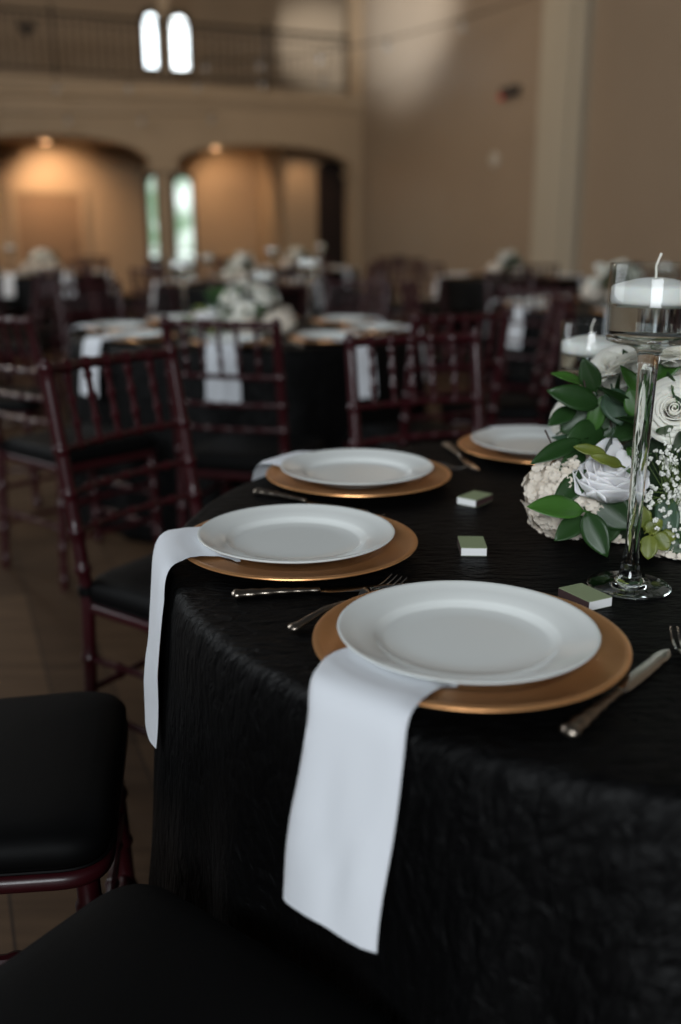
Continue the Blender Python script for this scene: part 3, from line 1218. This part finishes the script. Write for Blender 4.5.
def make_centrepiece():
    root = empty('floral_centrepiece')
    tag(root, 'x', 'flowers')
    O = Vector((CC.x, CC.y, TABLE + .001))
    Q = lambda px, py, d: at(px, py, d, O)
    view = Vector((.32, .94, -.2)).normalized()
    back = -view
    # low dish and foam the stems are set in
    MB().lathe([(0, 0), (.085, 0), (.105, .02), (.11, .045), (.106, .047), (.10, .03), (0, .025)], 32).build('dish', 'foam', root)
    MB().sphere((0, 0, .090), .078, 20, 12, (1, 1, .85)).build('foam', 'foam', root)

    def fl(kind, mesh, c, d, material, solid=0, sub=0):
        M = Matrix.Translation(c) @ frame_from(d)
        return mesh.xform(M).build(kind, material, root, sharp=0, solid=solid, subsurf=sub)

    C0 = Vector((0, 0, .11))
    # hydrangeas
    for (px, py, dp, R, sd) in [(566, 496, 1.335, .056, 1), (619, 525, 1.36, .045, 2), (676, 556, 1.30, .040, 3)]:
        c = Q(px, py, dp)
        fl('hydrangea', hydrangea_mesh(R, sd), c, (c - C0 + Vector((0, -.03, 0))), 'hydrangea')
    for (x, y, z, R, sd) in [(.16, -.05, .07, .06, 5), (.05, .17, .08, .065, 6), (-.06, .17, .09, .055, 7), (.09, -.14, .055, .045, 8)]:
        c = Vector((x, y, z))
        fl('hydrangea', hydrangea_mesh(R, sd, 130), c, c - Vector((0, 0, .03)), 'hydrangea')
    # peony with wide petals
    c = Q(609, 497, 1.290)
    fl('peony', peony_mesh(.049, 11), c, Vector((-.08, -.25, 1)), 'peony', solid=.0012)
    c = Q(628, 478, 1.262)
    b = Q(632, 492, 1.262)
    leaf_mesh(b, Q(620, 448, 1.262), .022, back, .1, .1, blunt=2.2).build('petal', 'peony', root, sharp=0, solid=.0008)
    leaf_mesh(Q(596, 474, 1.285), Q(617, 438, 1.30), .040, back, .1, .1, blunt=2.0).build('petal', 'peony', root, sharp=0, solid=.0008)
    # roses
    for (px, py, dp, R, d, sd, op) in [(674, 410, 1.262, .036, Vector((-.28, -.95, .42)), 21, 1), (664, 372, 1.36, .034, Vector((-.1, -.5, .8)), 22, .9),
                                       (616, 366, 1.42, .036, Vector((-.45, -.5, .7)), 23, 1), (566, 416, 1.47, .026, Vector((-.8, -.5, .4)), 24, 1),
                                       (722, 450, 1.27, .036, Vector((.3, -.9, .3)), 25, 1), (700, 505, 1.27, .032, Vector((.1, -.95, .1)), 26, 1)]:
        c = Q(px, py, dp) - d.normalized() * R * .6
        fl('rose', rose_mesh(R, sd, op), c, d, 'rose', solid=.0006)
    for k in range(9):
        a = radians(-25 + k * 24)
        el = radians(35 + 25 * (k % 3))
        d = Vector((cos(a) * cos(el), sin(a) * cos(el), sin(el)))
        fl('rose', rose_mesh(.034, 40 + k), C0 + d * .125, d, 'rose', solid=.0006)
    d = Vector((0, 0, 1))
    # named leaves, as the photograph shows them: base, tip, width px, depth, material, normal
    up = Vector((0, 0, 1))
    nb = (back + up * .5).normalized()
    LV = [
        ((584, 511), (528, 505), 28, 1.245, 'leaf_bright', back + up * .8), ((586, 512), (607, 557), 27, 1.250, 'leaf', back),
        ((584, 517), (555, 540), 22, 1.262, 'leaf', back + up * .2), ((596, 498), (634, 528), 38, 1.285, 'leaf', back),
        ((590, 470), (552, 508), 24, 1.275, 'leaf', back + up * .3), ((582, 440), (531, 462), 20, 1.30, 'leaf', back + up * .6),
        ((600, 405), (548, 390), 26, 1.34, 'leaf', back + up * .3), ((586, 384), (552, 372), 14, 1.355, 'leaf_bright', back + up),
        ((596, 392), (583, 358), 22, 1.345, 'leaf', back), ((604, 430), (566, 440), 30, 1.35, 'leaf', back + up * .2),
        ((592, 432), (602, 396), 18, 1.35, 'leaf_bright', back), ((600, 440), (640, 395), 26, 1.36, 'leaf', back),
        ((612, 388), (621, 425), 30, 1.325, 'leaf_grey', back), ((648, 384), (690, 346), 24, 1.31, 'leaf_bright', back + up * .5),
        ((650, 400), (636, 366), 20, 1.35, 'leaf', back), ((664, 494), (672, 540), 24, 1.252, 'leaf_grey', back - up * .1),
        ((640, 440), (652, 480), 26, 1.32, 'leaf', back), ((640, 530), (655, 500), 22, 1.29, 'leaf', back),
        ((600, 545), (620, 505), 24, 1.30, 'leaf', back), ((560, 432), (595, 410), 26, 1.38, 'leaf', back),
        ((640, 420), (612, 440), 24, 1.345, 'leaf', back), ((576, 408), (548, 425), 18, 1.37, 'leaf', back + up * .4),
        ((664, 530), (690, 555), 24, 1.26, 'leaf', back), ((585, 452), (560, 470), 20, 1.30, 'leaf', back),
    ]
    for i, (b, t, w, dp, mt_, nn) in enumerate(LV):
        B_ = Q(b[0], b[1], dp + .012)
        T_ = Q(t[0], t[1], dp - .004)
        leaf_mesh(B_, T_, w / FPX * dp, nn, .18, .22).build('leaf', mt_, root, sharp=0, solid=.0005)
    # lime sprigs: frilly small leaves
    for (x0, y0, x1, y1, w, dp) in [(606, 455, 575, 446, 12, 1.262), (622, 466, 592, 455, 12, 1.256), (644, 528, 642, 506, 17, 1.262), (646, 532, 662, 520, 16, 1.258),
                                    (650, 535, 648, 559, 17, 1.250), (655, 533, 668, 550, 18, 1.250), (660, 535, 676, 538, 14, 1.252)]:
        leaf_mesh(Q(x0, y0, dp), Q(x1, y1, dp - .008), w / FPX * dp, nb, .3, .25, serr=.08, blunt=1.8).build('lime_leaf', 'leaf_lime', root, sharp=0, solid=.0005)
    # leaves filling the sides and the back of the dome
    rnd = random.Random(5)
    for k in range(44):
        a = 2 * pi * k * .618 + rnd.uniform(-.2, .2)
        el = rnd.uniform(-.05, 1.2)
        d = Vector((cos(a) * cos(el), sin(a) * cos(el), sin(el)))
        b = C0 + d * .095
        tdir = (d + Vector((rnd.uniform(-1, 1), rnd.uniform(-1, 1), rnd.uniform(-.6, .6))) * .8).normalized()
        if d.dot(back) > .55:
            t = b + tdir * .035 + d * .01
        else:
            t = b + tdir * rnd.uniform(.055, .085)
        if t.z < .01:
            t.z = .01
        leaf_mesh(b, t, rnd.uniform(.022, .034), d + up * .3, .2, .2).build('leaf', rnd.choice(['leaf', 'leaf', 'leaf_grey', 'leaf_bright']), root, sharp=0, solid=.0005)
    # baby's breath on the right
    for sp in range(3):
        m, s = MB(), MB()
        o0 = [(668, 500), (676, 470), (655, 505)][sp]
        base = Q(o0[0] + 8, o0[1] + 20, 1.30)
        for k in range(40):
            tx = [(666, 474), (684, 462), (672, 506)][sp]
            px = tx[0] + rnd.gauss(0, 9)
            py = tx[1] + rnd.gauss(0, 20)
            tip = Q(px, py, 1.245 + rnd.uniform(-.02, .02))
            midp = base.lerp(tip, .5) + Vector((rnd.uniform(-.01, .01), 0, rnd.uniform(-.01, .01)))
            s.tube([base, midp, tip], [.0007, .0005, .0004], 4)
            for q in range(5):
                dv = Vector((rnd.gauss(0, 1), rnd.gauss(0, 1), rnd.gauss(0, 1))).normalized() * .0020
                m.sphere(tip + dv, .0019, 6, 4)
        fo = m.build('baby_breath', 'breath', root, sharp=0)
        s.build('sprig_stems', 'stem', fo, sharp=0)
    m, s = MB(), MB()
    base = Q(680, 500, 1.28)
    for (px, py) in [(650, 492), (647, 500), (652, 503), (655, 488), (649, 508)]:
        tip = Q(px, py, 1.245)
        s.tube([base, base.lerp(tip, .6) + Vector((0, 0, .004)), tip], .0006, 4)
        for q in range(6):
            dv = Vector((rnd.gauss(0, 1), rnd.gauss(0, 1), rnd.gauss(0, 1))).normalized() * .0024
            m.sphere(tip + dv, .0021, 6, 4)
    fo = m.build('baby_breath', 'breath', root, sharp=0)
    s.build('sprig_stems', 'stem', fo, sharp=0)
    # dark twigs
    m = MB()
    for (x0, y0, x1, y1) in [(590, 440, 584, 380), (612, 432, 602, 385), (628, 430, 636, 398), (560, 470, 545, 430)]:
        m.tube([Q(x0, y0, 1.37), Q((x0 + x1) / 2 + 2, (y0 + y1) / 2, 1.355), Q(x1, y1, 1.345)], .0013, 5)
    m.build('twigs', 'twig', root)
    for ch in list(root.children):
        for o in [ch] + list(ch.children):
            if o.name.startswith('baby_breath') or o.name.startswith('sprig'):
                o['kind'] = 'stuff'
            for v in o.data.vertices:
                if v.co.z < .003:
                    v.co.z = .003
    return root


CENTRE = make_centrepiece()
place(CENTRE, (CC.x, CC.y, TABLE + .001), 0, 'low dome of white roses, hydrangeas and green leaves on the nearest table', None)


# ------------------------------------------------------------------ chairs
def bamboo(p0, p1, r, knots, n=10, swell=1.38, curve=None, halfw=.007):
    """turned pole with raised rings at fractions `knots`"""
    p0, p1 = Vector(p0), Vector(p1)
    L = (p1 - p0).length
    ts = {0.0, 1.0}
    for k in knots:
        for d, in ((-1.6,), (-1,), (-.5,), (0,), (.5,), (1,), (1.6,)):
            t = k + d * halfw / L
            if 0 < t < 1:
                ts.add(round(t, 5))
    if curve:
        for i in range(1, 16):
            ts.add(i / 16)
    ts = sorted(ts)
    pts, rad = [], []
    for t in ts:
        p = p0.lerp(p1, t)
        if curve:
            p = p + curve(t)
        q = r
        for k in knots:
            d = abs(t - k) * L / halfw
            if d < 1.6:
                q = max(q, r * (1 + (swell - 1) * cos(min(1, d / 1.6) * pi / 2)))
        pts.append(p)
        rad.append(q)
    return MB().tube(pts, rad, n)


def make_chair():
    """ballroom chair facing +x; origin on the floor under the line of the back posts"""
    r = empty('ballroom_chair')
    tag(r, 'x', 'chair')
    W = .1815
    Hb = .917
    lean = lambda z: -.072 * max(0, (z - .43) / (Hb - .43)) ** 1.15
    for s in (-1, 1):
        pts, rad = [], []
        kn = [.915, .75, .66, .58, .50, .30, .15, .04]
        zs = sorted(set([i * .0306 for i in range(31)] + [k + d * .007 for k in kn for d in (-1.6, -1, -.5, 0, .5, 1, 1.6) if 0 < k + d * .007 < Hb + .02] + [Hb + .016]))
        zs = [z for z in zs if z <= Hb + .017]
        for z in zs:
            q = .0145 if z > .2 else .0125 + .002 * z / .2
            for k in kn:
                dd = abs(z - k) / .0112
                if dd < 1:
                    q = max(q, q * (1 + .30 * cos(dd * pi / 2)))
            if z > Hb + .008:
                q *= .7
            x = lean(z) - (.025 * (1 - z / .43) if z < .43 else 0)
            pts.append((x, s * W, z))
            rad.append(q)
        MB().tube(pts, rad, 12).build('back_leg', 'mahogany', r)
    bow = lambda t: Vector((-.022 * sin(pi * t), 0, 0))
    lz = lambda z, y: (lean(z), y, z)
    MB_ = bamboo(lz(Hb - .006, -W), lz(Hb - .006, W), .0115, [.17, .34, .5, .66, .83], curve=bow, n=10)
    MB_.build('top_rail', 'mahogany', r)
    for z in (.75, .66, .58):
        bamboo(lz(z, -W), lz(z, W), .0080, [.17, .34, .5, .66, .83], curve=bow, n=8).build('cross_rail', 'mahogany', r)
    for k in range(5):
        t = (.17, .34, .5, .66, .83)[k]
        y = -W + 2 * W * t
        b = bow(t).x
        bamboo((lean(.75) + b, y, .75), (lean(Hb) + b, y, Hb - .008), .0068, [.28, .58, .86], n=8, swell=1.5, halfw=.006).build('spindle', 'mahogany', r)
    # seat frame: rounded trapezoid rails
    def seat_outline(g, n=10):
        # back corners at x=0, front at .405
        cor = [(.00 - g * .3, -.185 - g, .03), (.405 + g, -.205 - g, .065), (.405 + g, .205 + g, .065), (.00 - g * .3, .185 + g, .03)]
        pts = []
        for i, (x, y, rr) in enumerate(cor):
            P = Vector((x, y))
            A = (Vector(cor[i - 1][:2]) - P).normalized()
            B = (Vector(cor[(i + 1) % 4][:2]) - P).normalized()
            for k in range(n + 1):
                t = k / n
                pts.append(P + A * rr * (1 - t) ** 2 + B * rr * t ** 2)
        return pts

    def slab(profile, dome=()):
        rows = []
        for (g, z) in profile:
            rows.append([(p.x, p.y, z) for p in seat_outline(g)])
        last = rows[-1]
        for (k, z) in dome:
            rows.append([(.2 + (p[0] - .2) * k, p[1] * k, z) for p in last])
        m = MB()
        n = len(rows[0])
        v = [p for q in rows for p in q]
        f = []
        for i in range(len(rows) - 1):
            for j in range(n):
                j2 = (j + 1) % n
                f.append((i * n + j, i * n + j2, (i + 1) * n + j2, (i + 1) * n + j))
        f.append(tuple(range(n))[::-1])
        f.append(tuple((len(rows) - 1) * n + j for j in range(n)))
        m.add(v, f)
        return m

    slab([(-.004, .405), (.004, .409), (.006, .417), (.004, .426), (-.004, .430)]).build('seat_frame', 'mahogany', r, sharp=60)
    cu = slab([(-.012, .4305), (.000, .434), (.005, .446), (.005, .460), (-.002, .472), (-.014, .480), (-.034, .4855)], [(.82, .4885), (.62, .4905), (.35, .4915), (.1, .492)]).build('cushion', 'cushion', r, sharp=60)
    for s in (-1, 1):
        m = MB()
        m.lathe([(.0165, -.010), (.0185, -.008), (.0185, .010), (.0165, .012)], 14, (0, s * W, .455), closed=True)
        m.build('strap', 'cushion', cu)
    pipe = [(p.x, p.y, .4365) for p in seat_outline(.0045)]
    MB().tube(pipe + [pipe[0]], .0022, 6, cap=False).build('piping', 'cushion', cu)
    for s in (-1, 1):
        bamboo((.378, s * .183, .408), (.392, s * .19, 0), .0150, [.10, .28, .50, .72, .95], n=12, swell=1.28).build('front_leg', 'mahogany', r)
    for s in (-1, 1):
        for z in (.30, .17):
            bamboo((-.020, s * W, z), (.385, s * .187, z), .0078, [.25, .5, .75], n=8).build('stretcher', 'mahogany', r)
    for z in (.26, .14):
        bamboo((.386, -.187, z), (.386, .187, z), .0078, [.25, .5, .75], n=8).build('stretcher', 'mahogany', r)
    bamboo((-.018, -W, .22), (-.018, W, .22), .0078, [.25, .5, .75], n=8).build('stretcher', 'mahogany', r)
    return r


CHAIR = make_chair()


def chair(x, y, face, label, group=None):
    return place(CHAIR, (x, y, 0), face, label, group)


chair(-.432, 2.05, radians(-33.4), 'dark mahogany chair with spindle back at left, behind the second plate')
chair(.219, 2.456, radians(-67.2), 'mahogany chair across the nearest table, back facing us behind the third plate')
u = Vector((cos(radians(-171.1)), sin(radians(-171.1)), 0))
p = CC + u * 1.175
chair(p.x - .018, p.y + .012, radians(8.9), 'chair cut off by the left picture edge, black cushion and front leg showing')
u = Vector((cos(radians(-129.4)), sin(radians(-129.4)), 0))
rr = Vector((-u.y, u.x, 0))
p = CC + u * 1.150 - rr * .085
chair(p.x + .012, p.y + .024, radians(52.5), 'chair in the bottom foreground, only its black seat cushion visible')


# far simplified chairs share one mesh (too small in the photo to show parts)
def make_far_chair():
    deps = [o for o in CHAIR.children if not o.name.startswith('cushion')]
    m = MB()
    for o in deps:
        m.add([v.co for v in o.data.vertices], [tuple(q.vertices) for q in o.data.polygons])
    nf = len(m.f)
    cu = [o for o in CHAIR.children if o.name.startswith('cushion')][0]
    m.add([v.co for v in cu.data.vertices], [tuple(q.vertices) for q in cu.data.polygons])
    o = m.build('ballroom_chair', None, None, mats=['mahogany', 'cushion'], fmat=lambda p_: 0 if p_.index < nf else 1)
    return tag(o, 'x', 'chair')


FARCHAIR = make_far_chair()


# ------------------------------------------------------------------ tables behind
def far_cloth_mesh():
    o = tablecloth(.76, 120, 9, .8, .05).build('tablecloth', 'black_taffeta', None, sharp=0, solid=.002)
    return tag(o, 'x', 'tablecloth')


FARCLOTH = far_cloth_mesh()
STAND_A = make_candle_stand(.325, .056, n=24)
STAND_B = make_candle_stand(.26, .052, n=24)


def far_table(c, where, ang0, chairs, rot=0, seats=8, cut=True, stands=(), arrange=True, simple=True, skip=()):
    """c centre; `where` identifies the table; ang0 first setting angle in degrees"""
    C_ = Vector((c[0], c[1], 0))

    def side(a):
        names = ['right', 'far right', 'far', 'far left', 'left', 'near left', 'near', 'near right']
        return names[int(round((a % (2 * pi)) / (pi / 4))) % 8]

    place(FARCLOTH, C_, rot, 'black cloth on the round table ' + where, None)
    for k in range(seats):
        if k in skip:
            continue
        a = radians(ang0 + k * 360 / seats)
        setting(C_, a, .57, dict(charger='copper charger, %s seat, table %s' % (side(a), where),
                                 plate='white plate, %s seat, table %s' % (side(a), where),
                                 napkin='hanging white napkin, %s seat, table %s' % (side(a), where),
                                 **(dict(knife='dinner knife, %s seat, table %s' % (side(a), where)) if cut else {})), NAPKIN_B,
                groups=('chargers on the table ' + where, 'plates on the table ' + where, 'napkins on the table ' + where, 'knives on the table ' + where, None))
    if arrange:
        place(CENTRE, (C_.x, C_.y, TABLE + .001), rot, 'white flower centrepiece, table ' + where, None)
    for (dx, dy, pr, lab) in stands:
        place(pr, (C_.x + dx, C_.y + dy, TABLE + .0015), 0, lab, None)
    for (deg, dist, turn, lab) in chairs:
        a = radians(deg)
        p = C_ + Vector((cos(a), sin(a), 0)) * dist
        g = 'chairs around the table ' + where
        place(FARCHAIR if simple else CHAIR, (p.x, p.y, 0), a + pi + radians(turn), lab or ('mahogany chair, %s seat, table %s' % (side(a), where)), g)


# second table, directly behind
tb = Vector((-.42, 4.35, 0))
place(FARCLOTH, tb, radians(20), 'black floor-length cloth on the second round table, behind the left chairs', None)
ANG_B = {-91: 'front', -50: 'right front', -6: 'right', 40: 'far right', 86: 'far', 131: 'far left', 178: 'left', -136: 'left front'}
NAPLAB = {-91: 'white napkin seen through the spindles of the chair behind the left chair',
          -50: 'white napkin hanging left of the chair across the nearest table',
          -6: 'narrow white napkin seen behind the chair across the nearest table',
          40: None, 86: None, 131: None,
          178: 'white napkin draping at the left end of the second table',
          -136: 'white napkin hanging behind the spindles of the left chair'}
for dg, nm in ANG_B.items():
    setting(tb, radians(dg), .57, dict(charger='copper charger at the %s seat of the second table' % nm,
                                       plate='white plate at the %s seat of the second table' % nm,
                                       napkin=NAPLAB[dg] or 'white napkin at the %s seat of the second table' % nm,
                                       knife='knife at the %s seat of the second table' % nm,
                                       fork='fork at the %s seat of the second table' % nm), NAPKIN_B)
cb = place(CENTRE, (tb.x + .0, tb.y - .10, TABLE + .001), radians(-22), 'blurred white and green flower centrepiece on the second table, at left of centre', None)
place(STAND_A, (-.675, 4.25, TABLE + .0015), 0, 'tall candle glass left of the flowers on the second table', None)
place(STAND_A, (-.14, 4.50, TABLE + .0015), 0, 'tall candle glass right of the flowers on the second table', None)
place(STAND_B, (-.36, 4.66, TABLE + .0015), 0, 'shorter candle glass behind the flowers on the second table', None)
cb.scale = (1.2, 1.1, .82)
chair(-.349, 3.05, radians(74.5), 'mahogany chair seen from behind against the second table, right of left chair')
chair(-1.07, 3.24, radians(50), 'mahogany chair at the left picture edge, foot on the wooden floor')
chair(.37, 3.30, radians(118), 'mahogany chair behind the chair across the nearest table')
chair(.85, 4.15, radians(175), 'mahogany chair at the right end of the second table')
chair(.07, 5.56, radians(-118), 'mahogany chair at the far right of the second table, thin against the wall')
chair(-.55, 5.66, radians(-84), 'mahogany chair behind the flowers of the second table')
chair(-1.31, 5.28, radians(-46), 'mahogany chair at the far left of the second table')
chair(-1.75, 4.35, radians(0), 'mahogany chair at the left end of the second table, mostly out of frame')

# third table, right of centre
far_table((1.68, 5.90), 'at right behind the candle glasses', -196, [
    (-124, 1.22, 0, 'mahogany chair whose spindles show against the pale pilaster'),
    (-172, 1.23, 0, 'mahogany chair at the left side of the right-hand table'),
    (-250, 1.27, 0, None), (-295, 1.27, 0, None), (-80, 1.27, 0, None)],
    rot=radians(60), stands=[(.30, .15, STAND_B, 'candle glass on the right-hand table'), ], simple=False)
# more tables deeper in the hall
far_table((1.75, 10.2), 'deep before the right wall', 10, [
    (-90, 1.27, 0, None), (-135, 1.27, 0, None), (180, 1.27, 0, None), (-45, 1.27, 0, None), (135, 1.27, 0, None)], rot=radians(100), cut=False, skip=(5, 6))
far_table((-3.25, 6.7), 'at left beyond the second table', -20, [
    (-8, 1.27, 0, None), (-52, 1.27, 0, None), (38, 1.27, 0, None), (82, 1.27, 0, None)], rot=radians(40), cut=False, arrange=False)
far_table((-3.3, 11.0), 'under the left arch', -100, [
    (-100, 1.27, 0, None), (-55, 1.27, 0, None), (-10, 1.27, 0, None), (-145, 1.27, 0, None), (35, 1.27, 0, None), (80, 1.27, 0, None)], rot=radians(200), cut=False,
    stands=[(-.31, -.1, STAND_A, 'candle glass on the table under the left arch')])
far_table((-.9, 8.9), 'in front of the narrow windows', -70, [
    (-70, 1.27, 0, None), (-25, 1.27, 0, None), (-115, 1.27, 0, None), (-160, 1.27, 0, None), (20, 1.27, 0, None), (65, 1.27, 0, None), (110, 1.27, 0, None)], rot=radians(300), cut=False, skip=(0, 7),
    stands=[(.30, -.1, STAND_A, 'right candle glass on the table in front of the narrow windows'), (-.30, .1, STAND_B, 'left candle glass on the table in front of the narrow windows')])
far_table((-.55, 12.6), 'below the right arch', -80, [
    (-80, 1.27, 0, None), (-35, 1.27, 0, None), (-125, 1.27, 0, None), (10, 1.27, 0, None), (-170, 1.27, 0, None)], rot=radians(150), cut=False,
    stands=[(.30, -.1, STAND_A, 'candle glass on the table below the right arch')])

cleanup_flags()
